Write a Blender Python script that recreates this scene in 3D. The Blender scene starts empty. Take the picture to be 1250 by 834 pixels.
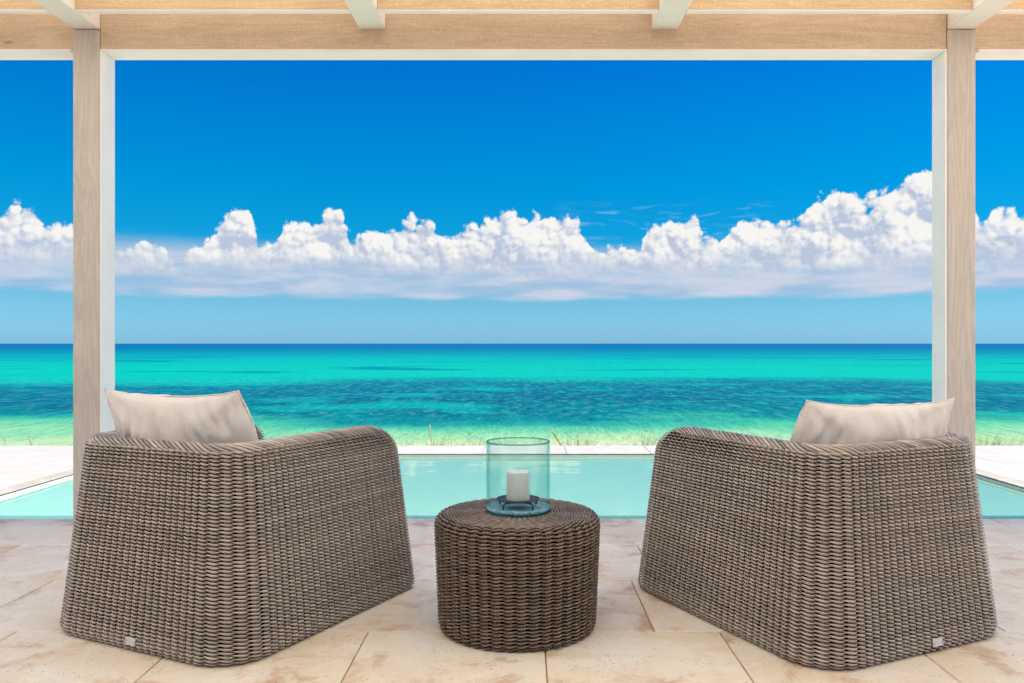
import bpy, math, random
import numpy as np
from mathutils import Vector, Matrix, noise as mnoise
random.seed(7); R = math.radians
sc = bpy.context.scene
C = sc.collection

# ------------------------------------------------------------------ camera
EYE = 1.0
cam_d = bpy.data.cameras.new('camera'); cam = bpy.data.objects.new('camera', cam_d); C.objects.link(cam)
cam.location = (0, 0, EYE); cam.rotation_euler = (R(90), 0, 0)
cam_d.sensor_width = 36; cam_d.lens = 28.8
cam_d.shift_x = -0.012; cam_d.shift_y = 0.002
cam_d.clip_start = 0.05; cam_d.clip_end = 60000
sc.camera = cam

# ------------------------------------------------------------------ exposure
EXPO = 1.0
sc.view_settings.view_transform = 'Standard'; sc.view_settings.look = 'None'
sc.view_settings.exposure = EXPO; sc.view_settings.gamma = 1.0
sc.cycles.use_denoising = True
sc.cycles.max_bounces = 12; sc.cycles.transparent_max_bounces = 24
sc.cycles.sample_clamp_indirect = 6.0

# ------------------------------------------------------------------ sun
SUN_EL = R(60); SUN_AZ = R(92)      # azimuth from +Y (out to sea) towards +X
S = Vector((math.sin(SUN_AZ)*math.cos(SUN_EL), math.cos(SUN_AZ)*math.cos(SUN_EL), math.sin(SUN_EL)))
sun_d = bpy.data.lights.new('sun', 'SUN'); sun = bpy.data.objects.new('sun', sun_d); C.objects.link(sun)
sun_d.energy = 5.0; sun_d.angle = R(0.53); sun_d.color = (1.0, 0.95, 0.87)
sun.rotation_euler = S.to_track_quat('Z', 'Y').to_euler()

# ------------------------------------------------------------------ node helper
class NT:
    def __init__(s, nt): s.nt = nt; s.n = nt.nodes; s.l = nt.links
    def _in(s, sock, v):
        if v is None: return
        if isinstance(v, bpy.types.NodeSocket): s.l.new(v, sock)
        elif isinstance(v, (tuple, list)) and len(v) == 3 and sock.type == 'RGBA': sock.default_value = (*v, 1)
        else: sock.default_value = v
    def node(s, t, **kw):
        n = s.n.new(t)
        for k, v in kw.items():
            if hasattr(n, k): setattr(n, k, v)
        return n
    def m(s, op, a, b=None, c=None, clamp=False):
        n = s.n.new('ShaderNodeMath'); n.operation = op; n.use_clamp = clamp
        s._in(n.inputs[0], a); s._in(n.inputs[1], b)
        if c is not None: s._in(n.inputs[2], c)
        return n.outputs[0]
    def mr(s, v, a, b, c=0.0, d=1.0, smooth=True):
        n = s.n.new('ShaderNodeMapRange'); n.interpolation_type = 'SMOOTHSTEP' if smooth else 'LINEAR'
        for i, x in enumerate((v, a, b, c, d)): s._in(n.inputs[i], x)
        return n.outputs[0]
    def mix(s, f, a, b, mode='MIX'):
        n = s.n.new('ShaderNodeMix'); n.data_type = 'RGBA'; n.blend_type = mode; n.clamp_factor = True
        s._in(n.inputs[0], f); s._in(n.inputs[6], a); s._in(n.inputs[7], b)
        return n.outputs[2]
    def noise(s, vec, scale, detail=4, rough=.5, dist=0, out=0, lac=2.0):
        n = s.n.new('ShaderNodeTexNoise'); s._in(n.inputs['Vector'], vec)
        for k, v in (('Scale', scale), ('Detail', detail), ('Roughness', rough), ('Distortion', dist), ('Lacunarity', lac)): n.inputs[k].default_value = v
        return n.outputs[out]
    def vor(s, vec, scale, feature='F1', smooth=None, rand=1, out=0):
        n = s.n.new('ShaderNodeTexVoronoi'); n.feature = feature; s._in(n.inputs['Vector'], vec)
        n.inputs['Scale'].default_value = scale; n.inputs['Randomness'].default_value = rand
        if smooth is not None: n.inputs['Smoothness'].default_value = smooth
        return n.outputs[out]
    def vm(s, op, a, b=None, sc_=None):
        n = s.n.new('ShaderNodeVectorMath'); n.operation = op; s._in(n.inputs[0], a)
        if b is not None: s._in(n.inputs[1], b)
        if sc_ is not None: s._in(n.inputs['Scale'], sc_)
        return n.outputs[0]
    def mapping(s, vec, loc=(0,0,0), rot=(0,0,0), scale=(1,1,1)):
        n = s.n.new('ShaderNodeMapping'); s._in(n.inputs[0], vec)
        n.inputs[1].default_value = loc; n.inputs[2].default_value = rot; n.inputs[3].default_value = scale
        return n.outputs[0]
    def ramp(s, f, stops, interp='LINEAR'):
        n = s.n.new('ShaderNodeValToRGB'); n.color_ramp.interpolation = interp
        e = n.color_ramp.elements
        while len(e) < len(stops): e.new(.5)
        for el, (p, col) in zip(e, stops): el.position = p; el.color = (*col, 1) if len(col) == 3 else col
        s._in(n.inputs[0], f); return n.outputs[0]
    def comb(s, x, y, z):
        n = s.n.new('ShaderNodeCombineXYZ'); s._in(n.inputs[0], x); s._in(n.inputs[1], y); s._in(n.inputs[2], z); return n.outputs[0]
    def sep(s, v):
        n = s.n.new('ShaderNodeSeparateXYZ'); s._in(n.inputs[0], v); return n.outputs
    def bump(s, h, strength=.3, dist=.01, normal=None):
        n = s.n.new('ShaderNodeBump'); s._in(n.inputs['Height'], h); n.inputs['Strength'].default_value = strength
        n.inputs['Distance'].default_value = dist
        if normal is not None: s._in(n.inputs['Normal'], normal)
        return n.outputs[0]

def srgb(r, g, b):
    f = lambda c: c/12.92 if c <= .04045 else ((c+.055)/1.055)**2.4
    return tuple(f(c/255) for c in (r, g, b))

# ------------------------------------------------------------------ world
w = bpy.data.worlds.new('World'); sc.world = w; w.use_nodes = True
w.cycles.sampling_method = 'MANUAL'; w.cycles.sample_map_resolution = 512
N = NT(w.node_tree); N.n.clear()
tc = N.node('ShaderNodeTexCoord'); d = tc.outputs['Generated']
x, y, z = N.sep(d)
hor = N.m('SQRT', N.m('ADD', N.m('MULTIPLY', x, x), N.m('MULTIPLY', y, y)))
el = N.m('DIVIDE', z, N.m('MAXIMUM', hor, 1e-4))            # tangent of the elevation
az = N.m('ARCTAN2', x, y)
sky = N.node('ShaderNodeTexSky', sky_type='NISHITA'); sky.sun_disc = False
sky.sun_elevation = SUN_EL; sky.sun_rotation = SUN_AZ; sky.altitude = 5; sky.air_density = 1; sky.dust_density = .4; sky.ozone_density = 2
# grade of the clear tropical sky by elevation (multiplies the sky texture)
GR = [(.00, (.44, 1.03, 1.9)), (.05, (.36, .88, 1.35)), (.10, (.12, .77, 1.18)), (.13, (.016, .76, 1.22)), (.19, (.0, .79, 1.28)), (.27, (.0, .753, 1.39)), (.345, (.0, .66, 1.48)), (1, (.03, .60, 1.45))]
grade = N.ramp(el, [(p_, tuple(v_/2 for v_ in c_)) for p_, c_ in GR])
grade = N.vm('SCALE', grade, sc_=2/2**EXPO)
clear = N.mix(1.0, sky.outputs[0], grade, 'MULTIPLY')
clear.node.clamp_result = False
WS = .10
hz = N.mr(el, -.02, 0, 0, 1)
col = N.mix(hz, (1.0, 3.0, 3.8), clear)
for n_ in N.n:
    if n_.bl_idname == 'ShaderNodeMix': n_.clamp_result = False
bgn = N.node('ShaderNodeBackground'); bgn.inputs[1].default_value = WS
N.l.new(col, bgn.inputs[0])
wo = N.node('ShaderNodeOutputWorld'); N.l.new(bgn.outputs[0], wo.inputs[0])

# ------------------------------------------------------------------ materials
def mat(name):
    m = bpy.data.materials.new(name); m.use_nodes = True
    K = NT(m.node_tree); K.n.clear()
    out = K.node('ShaderNodeOutputMaterial'); K.out = out
    return m, K
def princ(K, **kw):
    b = K.node('ShaderNodeBsdfPrincipled')
    for k_, v in kw.items(): K._in(b.inputs[k_.replace('_', ' ')], v)
    K.l.new(b.outputs[0], K.out.inputs[0]); return b
def opos(K): return K.node('ShaderNodeTexCoord').outputs['Object']
def gpos(K): return K.node('ShaderNodeNewGeometry').outputs['Position']
def orand(K): return K.node('ShaderNodeObjectInfo').outputs['Random']

def m_wood(name, c1, c2, axis, rough=.65, knots=True, rings=0.5, spk=.1):
    m, K = mat(name); p = gpos(K); r = orand(K)
    p = K.vm('ADD', p, K.comb(K.m('MULTIPLY', r, 7), K.m('MULTIPLY', r, 3), K.m('MULTIPLY', r, 5)))
    sc_ = [9, 9, 9]; sc_[axis] = .8
    q = K.mapping(p, scale=tuple(sc_))
    if knots:
        kp = [5.5, .4, 5.5]; kp[axis] = 1.6
        kd = K.vor(K.mapping(p, scale=tuple(kp)), 1.0)
        kn = K.mr(kd, .03, .16, 1, 0)
        q = K.vm('ADD', q, K.vm('SCALE', K.comb(.5, .5, .5), sc_=K.m('MULTIPLY', kn, 1.5)))
    n1 = K.noise(q, 1.2, 3, .5, .6)
    wv = K.m('FRACT', K.m('MULTIPLY', n1, 9))
    wv = K.m('ABSOLUTE', K.m('SUBTRACT', K.m('MULTIPLY', wv, 2), 1))
    fine = K.noise(K.mapping(p, scale=tuple(v*14 if v != sc_[axis] else 5 for v in sc_)), 1, 4, .6)
    f = K.m('ADD', K.m('MULTIPLY', wv, rings), K.m('MULTIPLY', fine, 1-rings))
    c = K.mix(f, c1, c2)
    blotch = K.noise(p, 3.1, 4, .6)
    c = K.mix(K.mr(blotch, .35, .7, 0, .35), c, tuple(a*.86 for a in c1))
    speck = K.noise(p, 110, 3, .6)
    c = K.mix(K.mr(speck, .50, .66, 0, spk), c, tuple(min(1, a*1.25) for a in c2))
    if knots: c = K.mix(K.m('MULTIPLY', K.mr(kd, .02, .07, 1, 0), .55), c, tuple(a*.42 for a in c1))
    b = princ(K, Base_Color=c, Roughness=rough)
    K._in(b.inputs['Normal'], K.bump(K.m('ADD', f, K.m('MULTIPLY', speck, .6)), .35, .002))
    return m
M_fascia = m_wood('tan_wood', (.54, .385, .24), (.76, .59, .425), 0, knots=True, rings=.42, spk=.32)
M_fascia2 = m_wood('orange_wood', (.56, .37, .19), (.80, .57, .34), 0, knots=True, rings=.42, spk=.36)
M_post = m_wood('greyed_wood', (.49, .42, .355), (.68, .605, .53), 2)
M_white_z = m_wood('white_wood_upright', (.92, .85, .80), (.95, .89, .85), 2, knots=False, rings=.2)
M_white_x = m_wood('white_wood_level', (.90, .80, .75), (.95, .87, .83), 0, knots=False, rings=.3)
M_rafter = m_wood('whitewashed_rafter', (.84, .745, .67), (.92, .84, .775), 1, knots=True, rings=.25)

def m_travertine(name, a, b_, dark, pit=1.0, bleach=0.0):
    m, K = mat(name); p = gpos(K); r = orand(K)
    off = K.comb(K.m('MULTIPLY', r, 31), K.m('MULTIPLY', r, 17), 0)
    q = K.vm('ADD', p, off)
    ang = K.m('MULTIPLY', K.m('SUBTRACT', r, .5), 1.2)
    rt = K.node('ShaderNodeVectorRotate', rotation_type='Z_AXIS'); K._in(rt.inputs['Vector'], q); K._in(rt.inputs['Angle'], ang)
    vq = K.mapping(rt.outputs[0], scale=(1.2, 5.5, 1))
    vein = K.noise(vq, 1.6, 7, .62, .7)
    cloud = K.noise(q, 2.2, 5, .6)
    c = K.mix(K.mr(vein, .32, .68), a, b_)
    c = K.mix(K.mr(cloud, .43, .66, 0, .62), c, dark)
    c = K.mix(K.m('MULTIPLY', K.mr(r, 0, 1, 0, 1, False), .35), c, b_)
    # rusty stains with a few strong patches
    st = K.noise(q, 3.3, 6, .68, .4)
    c = K.mix(K.mr(st, .50, .68, 0, .75*pit), c, (.50, .26, .12))
    fine = K.noise(K.mapping(rt.outputs[0], scale=(25, 80, 1)), 1, 5, .65)
    c = K.mix(K.mr(fine, .35, .75, 0, .22), c, dark)
    # pits
    pv = K.mapping(rt.outputs[0], scale=(1, 1.9, 1))
    pd = K.vor(pv, 42); pm = K.noise(q, 5.5, 3, .6)
    pits = K.m('MULTIPLY', K.mr(pd, .12, .22, 1, 0), K.mr(pm, .46, .58))
    pd2 = K.vor(pv, 120); pits2 = K.m('MULTIPLY', K.mr(pd2, .12, .22, 1, 0), K.mr(K.noise(q, 9, 3, .6), .46, .60))
    pt = K.m('MAXIMUM', pits, pits2)
    c = K.mix(K.m('MULTIPLY', pt, .75*pit), c, (.30, .16, .08))
    # pale calcite veins
    cv_ = K.noise(K.vm('ADD', q, (5, 5, 0)), 1.3, 5, .6, .6)
    line = K.mr(K.m('ABSOLUTE', K.m('SUBTRACT', cv_, .5)), 0, .006, 1, 0)
    c = K.mix(K.m('MULTIPLY', line, .45), c, (.86, .80, .74))
    bs = princ(K, Base_Color=c, Roughness=K.mr(cloud, .3, .7, .34, .5))
    bs.inputs['Specular IOR Level'].default_value = .32
    h = K.m('SUBTRACT', K.m('MULTIPLY', fine, .15), pt)
    K._in(bs.inputs['Normal'], K.bump(h, .5, .002))
    return m
M_trav = m_travertine('travertine', (.81, .685, .49), (.86, .80, .67), (.68, .51, .32))
M_edge = m_travertine('edge_stone', (.33, .30, .25), (.38, .35, .30), (.28, .24, .19), pit=.3)
M_deck = m_travertine('pale_deck_stone', (.40, .37, .33), (.45, .42, .385), (.36, .32, .275), pit=.25)

def simple(name, col, rough=.6, metal=0, bump=None, var=.12, scale=40, spec=.5):
    m, K = mat(name); p = gpos(K); n = K.noise(p, scale, 4, .6)
    c = K.mix(K.mr(n, .3, .7), tuple(v*(1-var) for v in col), tuple(min(1, v*(1+var)) for v in col))
    b = princ(K, Base_Color=c, Roughness=rough, Metallic=metal); b.inputs['Specular IOR Level'].default_value = spec
    if bump: K._in(b.inputs['Normal'], K.bump(n, bump, .003))
    return m
M_grout = simple('brown_grout', (.36, .22, .12), .9, bump=.4)
M_cover = simple('grey_edge_stone', (.50, .46, .40), .7)
M_dark = simple('dark_gap', (.05, .04, .035), .8)
M_metal = simple('brushed_plate', (.72, .68, .66), .42, .5, var=.05)
M_foot = simple('grey_plastic_foot', (.42, .40, .38), .6)
M_iron = simple('dark_iron', (.055, .05, .055), .45, .7, bump=.3, scale=150)
M_wax = simple('candle_wax', (.80, .76, .76), .5, var=.03, scale=20)
M_wick = simple('wick', (.5, .48, .46), .9)
M_plaster = simple('aqua_pool_plaster', (.46, .62, .53), .8, var=.05, scale=3)
M_band = simple('white_waterline_band', (.62, .60, .56), .4, var=.04)
M_wall = simple('unseen_dark_wall', (.07, .058, .05), .9)  # near black so the unseen wall dims the chairs' near corners
M_straw = simple('dry_stalk', (.62, .50, .24), .8)
M_blade = simple('beach_grass_blade', (.22, .29, .06), .7, var=.35, scale=8)
M_green = simple('low_beach_plant', (.30, .32, .05), .7, var=.4, scale=30)

def m_wicker(name, dark, light, warm, rough=.42):
    m, K = mat(name)
    at = K.node('ShaderNodeAttribute', attribute_name='strand'); r = at.outputs['Fac']
    p = opos(K); n = K.noise(p, 60, 3, .6); n2 = K.noise(p, 3.5, 3, .6)
    c = K.mix(r, dark, light)
    c = K.mix(K.mr(n, .35, .7, 0, .25), c, warm)
    c = K.mix(K.mr(n2, .4, .7, 0, .3), c, dark)
    b = princ(K, Base_Color=c, Roughness=rough); b.inputs['Specular IOR Level'].default_value = .9
    return m
M_wick_chair = m_wicker('grey_brown_wicker', (.20, .155, .12), (.62, .52, .43), (.42, .33, .255), .22)
M_wick_table = m_wicker('brown_wicker', (.080, .051, .032), (.26, .178, .115), (.17, .108, .065), .30)
M_hole_shade = simple('weave_hole_shade', (.018, .013, .010), .95, spec=.1)  # near black: shade in the weave holes put into a colour

m, K = mat('linen'); M_linen = m
p = opos(K); th = K.noise(K.mapping(p, scale=(900, 60, 60)), 1, 2, .5); th2 = K.noise(K.mapping(p, scale=(60, 60, 900)), 1, 2, .5)
c = K.mix(K.mr(K.m('ADD', th, th2), .8, 1.2), (.73, .67, .605), (.80, .74, .68))
c = K.mix(K.mr(K.noise(p, 9, 4, .6), .35, .7, 0, .25), c, (.66, .58, .52))
b = princ(K, Base_Color=c, Roughness=.9); b.inputs['Specular IOR Level'].default_value = .2
b.inputs['Sheen Weight'].default_value = .15
K._in(b.inputs['Normal'], K.bump(K.m('ADD', th, th2), .25, .0006))

# glass: thin tinted wall, clear straight on and denser at grazing angles
def m_glass(name, clear_c, edge_c, bumpy=True, rough=.0):
    m, K = mat(name); p = opos(K)
    nrm = None
    if bumpy:
        zz = K.sep(p)[2]
        h = K.noise(K.mapping(p, scale=(1, 1, 2.6)), 26, 3, .5)
        h = K.m('MULTIPLY', h, K.mr(zz, .15, .22, .25, 1.2))
        nrm = K.bump(h, .35, .006)
    lw = K.node('ShaderNodeLayerWeight'); lw.inputs['Blend'].default_value = .5
    f = K.mr(lw.outputs['Facing'], .45, 1.0, 0, 1)
    tr = K.node('ShaderNodeBsdfTransparent'); K._in(tr.inputs[0], K.mix(f, clear_c, edge_c))
    gl = K.node('ShaderNodeBsdfGlossy'); gl.inputs['Roughness'].default_value = rough
    if nrm is not None: K._in(gl.inputs['Normal'], nrm); K._in(lw.inputs['Normal'], nrm)
    frs = K.m('ADD', .035, K.m('MULTIPLY', .75, K.m('POWER', lw.outputs['Facing'], 5)))
    mx = K.node('ShaderNodeMixShader'); K.l.new(frs, mx.inputs[0]); K.l.new(tr.outputs[0], mx.inputs[1]); K.l.new(gl.outputs[0], mx.inputs[2])
    K.l.new(mx.outputs[0], K.out.inputs[0]); return m
M_glass = m_glass('aqua_glass', (.92, .98, .967), (.55, .85, .85))
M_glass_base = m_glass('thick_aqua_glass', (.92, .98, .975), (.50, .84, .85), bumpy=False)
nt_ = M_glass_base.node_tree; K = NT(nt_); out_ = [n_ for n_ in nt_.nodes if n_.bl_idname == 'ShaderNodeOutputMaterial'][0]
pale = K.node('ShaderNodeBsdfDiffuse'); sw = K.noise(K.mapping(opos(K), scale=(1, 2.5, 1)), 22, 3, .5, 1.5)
K._in(pale.inputs[0], K.mix(K.mr(sw, .4, .62), (.74, .84, .90), (.12, .50, .62)))  # pale and blue swirl paints reflections into the base colour
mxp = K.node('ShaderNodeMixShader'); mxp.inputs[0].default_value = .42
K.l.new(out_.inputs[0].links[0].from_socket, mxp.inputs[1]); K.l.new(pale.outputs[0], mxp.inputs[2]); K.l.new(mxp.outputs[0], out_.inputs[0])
M_glass_foot = m_glass('teal_glass_foot', (.20, .68, .74), (.08, .52, .60), bumpy=False)
M_glass_rim = m_glass('glass_rim', (.45, .72, .80), (.06, .22, .34), bumpy=False)

# pool water: transparent, tinted, rippled
m, K = mat('pool_water'); M_water = m
p = gpos(K)
h = K.m('ADD', K.m('MULTIPLY', K.noise(K.mapping(p, scale=(1, 1.4, 1)), 2.2, 3, .5), 1.0), K.m('MULTIPLY', K.noise(p, 9, 3, .5), .18))
nr = K.bump(h, .22, .012)
tr = K.node('ShaderNodeBsdfTransparent'); tr.inputs[0].default_value = (.82, .97, .955, 1)
gl = K.node('ShaderNodeBsdfGlossy'); gl.inputs['Roughness'].default_value = .03; K._in(gl.inputs['Normal'], nr)
fr = K.node('ShaderNodeFresnel'); fr.inputs['IOR'].default_value = 1.33; K._in(fr.inputs['Normal'], nr)
body = K.node('ShaderNodeBsdfDiffuse'); body.inputs[0].default_value = (.37, .66, .54, 1)    # light scattered back by the water itself
mb = K.node('ShaderNodeMixShader'); mb.inputs[0].default_value = .33; K.l.new(tr.outputs[0], mb.inputs[1]); K.l.new(body.outputs[0], mb.inputs[2])
mx = K.node('ShaderNodeMixShader'); K.l.new(fr.outputs[0], mx.inputs[0]); K.l.new(mb.outputs[0], mx.inputs[1]); K.l.new(gl.outputs[0], mx.inputs[2])
K.l.new(mx.outputs[0], K.out.inputs[0])

# sea: sand, shallows, reef and weed beds, deep water by distance from the shore
SEA_Z = -3.0
m, K = mat('sea_water'); M_sea = m
p = gpos(K); X, Y, Z = K.sep(p)
n_big = K.noise(K.mapping(p, scale=(.012, .02, 1)), 1, 4, .55)
n_mid = K.noise(K.mapping(p, scale=(.05, .06, 1)), 1, 5, .6)
depth = K.m('DIVIDE', 4000, K.m('MAXIMUM', Y, 5))                # falls off with distance
warp = K.m('ADD', K.m('MULTIPLY', K.m('SUBTRACT', n_big, .5), .60), K.m('MULTIPLY', K.m('SUBTRACT', n_mid, .5), .42))
dp = K.m('MULTIPLY', depth, K.m('ADD', 1, warp))
f = K.m('DIVIDE', dp, 125)
V = lambda r_, g_, b_: (r_*.88, g_*.88, b_*.88)
ramp = K.ramp(f, [(0, V(.0, .085, .205)), (.05, V(.0, .10, .21)), (.09, V(.0, .16, .22)), (.16, V(.0, .25, .235)), (.24, V(.0, .29, .235)), (.325, V(.0, .29, .235)),
                  (.395, V(.0, .115, .165)), (.60, V(.0, .085, .135)), (.68, V(.0, .14, .155)), (.74, V(.03, .28, .18)), (.83, V(.15, .37, .20)), (.92, V(.29, .40, .22)), (1.0, V(.38, .41, .26))])
streak = K.noise(K.mapping(p, scale=(.014, .05, 1)), 1, 5, .6, .3)
far = K.mr(depth, 10, 14, 0, 1); notnear = K.mr(depth, 34, 40, 1, 0)
sm = K.m('MULTIPLY', K.m('MULTIPLY', K.mr(streak, .56, .64), .8), K.m('MULTIPLY', far, notnear))
c = K.mix(sm, ramp, (.0, .09, .14))
rip = K.noise(K.mapping(p, scale=(1.5, .50, 1)), 1.0, 4, .7, .3)
rip2 = K.noise(K.mapping(p, scale=(.45, .15, 1)), 1.0, 5, .7, .3)
dk = K.mr(depth, 40, 46, .0, 1); dk = K.m('MULTIPLY', dk, K.mr(depth, 84, 96, 1, .35))
c = K.mix(K.m('MULTIPLY', K.mr(rip, .48, .66, 0, .55), dk), c, (.0, .045, .085))
c = K.mix(K.m('MULTIPLY', K.mr(rip2, .52, .66, 0, .5), dk), c, (.0, .22, .20))
c = K.mix(K.m('MULTIPLY', K.mr(rip, .50, .36, 0, .35), dk), c, (.06, .20, .21))
pat = K.noise(K.mapping(p, scale=(.05, .09, 1)), 1, 4, .6)
c = K.mix(K.m('MULTIPLY', K.mr(pat, .54, .66, 0, .55), dk), c, (.0, .25, .21))
lite = K.m('SUBTRACT', 1, dk)
c = K.mix(K.m('MULTIPLY', K.mr(rip2, .5, .68, 0, .45), lite), c, K.vm('MULTIPLY', c, (.8, .78, .85)))
nb = K.bump(K.m('ADD', rip, K.m('MULTIPLY', rip2, 2)), .8, .25)
df = K.node('ShaderNodeBsdfDiffuse'); K._in(df.inputs[0], c); K._in(df.inputs['Normal'], nb)
gl = K.node('ShaderNodeBsdfGlossy'); gl.inputs['Roughness'].default_value = .22; K._in(gl.inputs['Normal'], nb)
mx = K.node('ShaderNodeMixShader'); mx.inputs[0].default_value = .035
K.l.new(df.outputs[0], mx.inputs[1]); K.l.new(gl.outputs[0], mx.inputs[2]); K.l.new(mx.outputs[0], K.out.inputs[0])

m, K = mat('sand'); M_sand = m
p = gpos(K); n = K.noise(p, 3, 6, .6); c = K.mix(n, (.36, .30, .21), (.46, .40, .30)); b = princ(K, Base_Color=c, Roughness=.95)
K._in(b.inputs['Normal'], K.bump(n, .6, .05))

# unseen translucent sheet, added over the rafters to soften sunlight onto the terrace
m, K = mat('light_diffuser'); M_diffuser = m
tl = K.node('ShaderNodeBsdfTranslucent'); tl.inputs[0].default_value = (.93, .90, .85, 1)
df = K.node('ShaderNodeBsdfDiffuse'); df.inputs[0].default_value = (.85, .83, .80, 1)
mx = K.node('ShaderNodeMixShader'); mx.inputs[0].default_value = .15
K.l.new(tl.outputs[0], mx.inputs[1]); K.l.new(df.outputs[0], mx.inputs[2]); K.l.new(mx.outputs[0], K.out.inputs[0])

# ------------------------------------------------------------------ mesh helpers
def link(name, me, m=None, parent=None):
    o = bpy.data.objects.new(name, me); C.objects.link(o)
    if m is not None and me is not None and not me.materials: me.materials.append(m)
    if parent is not None: o.parent = parent
    return o
def tag(o, label, cat, group=None):
    o['label'] = label; o['category'] = cat
    if group: o['group'] = group
    return o
def kind(o, k_): o['kind'] = k_; return o
def empty(name, loc=(0, 0, 0), rz=0):
    o = bpy.data.objects.new(name, None); C.objects.link(o); o.location = loc; o.rotation_euler = (0, 0, rz); o.empty_display_size = .1
    return o
class MB:
    def __init__(s): s.v = []; s.f = []; s.sm = []; s.attr = []
    def add(s, v, f, smooth=False):
        b_ = len(s.v); s.v += [tuple(q) for q in v]; s.f += [tuple(i+b_ for i in q) for q in f]; s.sm += [smooth]*len(f)
    def box(s, x0, x1, y0, y1, z0, z1, c=.0):
        """box with its top and bottom edges chamfered by c"""
        if c <= 0:
            v = [(x0,y0,z0),(x1,y0,z0),(x1,y1,z0),(x0,y1,z0),(x0,y0,z1),(x1,y0,z1),(x1,y1,z1),(x0,y1,z1)]
            s.add(v, [(3,2,1,0),(4,5,6,7),(0,1,5,4),(1,2,6,5),(2,3,7,6),(3,0,4,7)]); return
        loops = []
        for z_, i_ in ((z0, c), (z0+c, 0), (z1-c, 0), (z1, c)):
            xa, xb, ya, yb = x0+i_, x1-i_, y0+i_, y1-i_
            k_ = c if i_ == 0 else c*.4
            loops += [(xa+k_,ya,z_),(xb-k_,ya,z_),(xb,ya+k_,z_),(xb,yb-k_,z_),(xb-k_,yb,z_),(xa+k_,yb,z_),(xa,yb-k_,z_),(xa,ya+k_,z_)]
        f = [tuple(range(7, -1, -1)), tuple(range(24, 32))]
        for j in range(3):
            for i in range(8):
                n_ = (i+1) % 8; f.append((j*8+i, j*8+n_, (j+1)*8+n_, (j+1)*8+i))
        s.add(loops, f)
    def lathe(s, prof, n=48, smooth=True, close=False):
        v = []; f = []
        for r_, z_ in prof:
            for i in range(n):
                a = 2*math.pi*i/n; v.append((r_*math.cos(a), r_*math.sin(a), z_))
        m_ = len(prof)
        for j in range(m_ if close else m_-1):
            for i in range(n):
                k_ = (i+1) % n; j2 = (j+1) % m_; f.append((j*n+i, j*n+k_, j2*n+k_, j2*n+i))
        s.add(v, f, smooth)
    def tube(s, P, r_, n=8, smooth=True):
        P = [Vector(p_) for p_ in P]; v = []; f = []
        rr = r_ if isinstance(r_, (list, tuple)) else [r_]*len(P)
        pn = None
        for i, q in enumerate(P):
            t = (P[min(i+1, len(P)-1)]-P[max(i-1, 0)]).normalized()
            if pn is None: pn = t.orthogonal().normalized()
            pn = (pn - t*pn.dot(t)).normalized(); bn = t.cross(pn)
            for k_ in range(n):
                a = 2*math.pi*k_/n; v.append(q+(pn*math.cos(a)+bn*math.sin(a))*rr[i])
        for j in range(len(P)-1):
            for i in range(n):
                k_ = (i+1) % n; f.append((j*n+i, j*n+k_, (j+1)*n+k_, (j+1)*n+i))
        f.append(tuple(range(n-1, -1, -1))); b_ = (len(P)-1)*n; f.append(tuple(range(b_, b_+n)))
        s.add(v, f, smooth)
    def mesh(s, name):
        me = bpy.data.meshes.new(name); me.from_pydata(s.v, [], s.f); me.polygons.foreach_set('use_smooth', s.sm); me.update(); return me
    def build(s, name, m, parent=None): return link(name, s.mesh(name), m, parent)
def boxobj(name, dims, m, parent=None, c=.003):
    q = MB(); q.box(*dims, c); return q.build(name, m, parent)

class Strands:
    """many tubes gathered as numpy arrays -> one mesh"""
    def __init__(s): s.V = []; s.F = []; s.A = []; s.n = 0
    def add(s, P, n1, n2, r1, r2, K_=6, closed=False, shade=None, caps=True):
        """P (M,3) centre line, n1/n2 (M,3) cross axes, r1/r2 radii"""
        M_ = len(P); a = np.arange(K_)*2*np.pi/K_
        r1 = np.broadcast_to(np.asarray(r1, float), (M_,)); r2 = np.broadcast_to(np.asarray(r2, float), (M_,))
        v = P[:, None]+n1[:, None]*(np.cos(a)[None, :, None]*r1[:, None, None])+n2[:, None]*(np.sin(a)[None, :, None]*r2[:, None, None])
        idx = np.arange(M_*K_).reshape(M_, K_)+s.n
        top = idx if closed else idx[:-1]; nxt = np.roll(idx, -1, 0) if closed else idx[1:]
        f = np.stack([top, np.roll(top, -1, 1), np.roll(nxt, -1, 1), nxt], -1).reshape(-1, 4)
        s.V.append(v.reshape(-1, 3)); s.F.append(f); s.A.append(np.full(M_*K_, random.random() if shade is None else shade)); s.n += M_*K_
    def mesh(s, name):
        V_ = np.concatenate(s.V); F_ = np.concatenate(s.F); A_ = np.concatenate(s.A)
        me = bpy.data.meshes.new(name); me.vertices.add(len(V_)); me.vertices.foreach_set('co', V_.astype(np.float32).ravel())
        me.loops.add(F_.size); me.loops.foreach_set('vertex_index', F_.astype(np.int32).ravel())
        me.polygons.add(len(F_)); me.polygons.foreach_set('loop_start', np.arange(len(F_), dtype=np.int32)*4)
        me.polygons.foreach_set('use_smooth', np.ones(len(F_), bool))
        at = me.attributes.new('strand', 'FLOAT', 'POINT'); at.data.foreach_set('value', A_.astype(np.float32))
        me.update(calc_edges=True); return me

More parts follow.
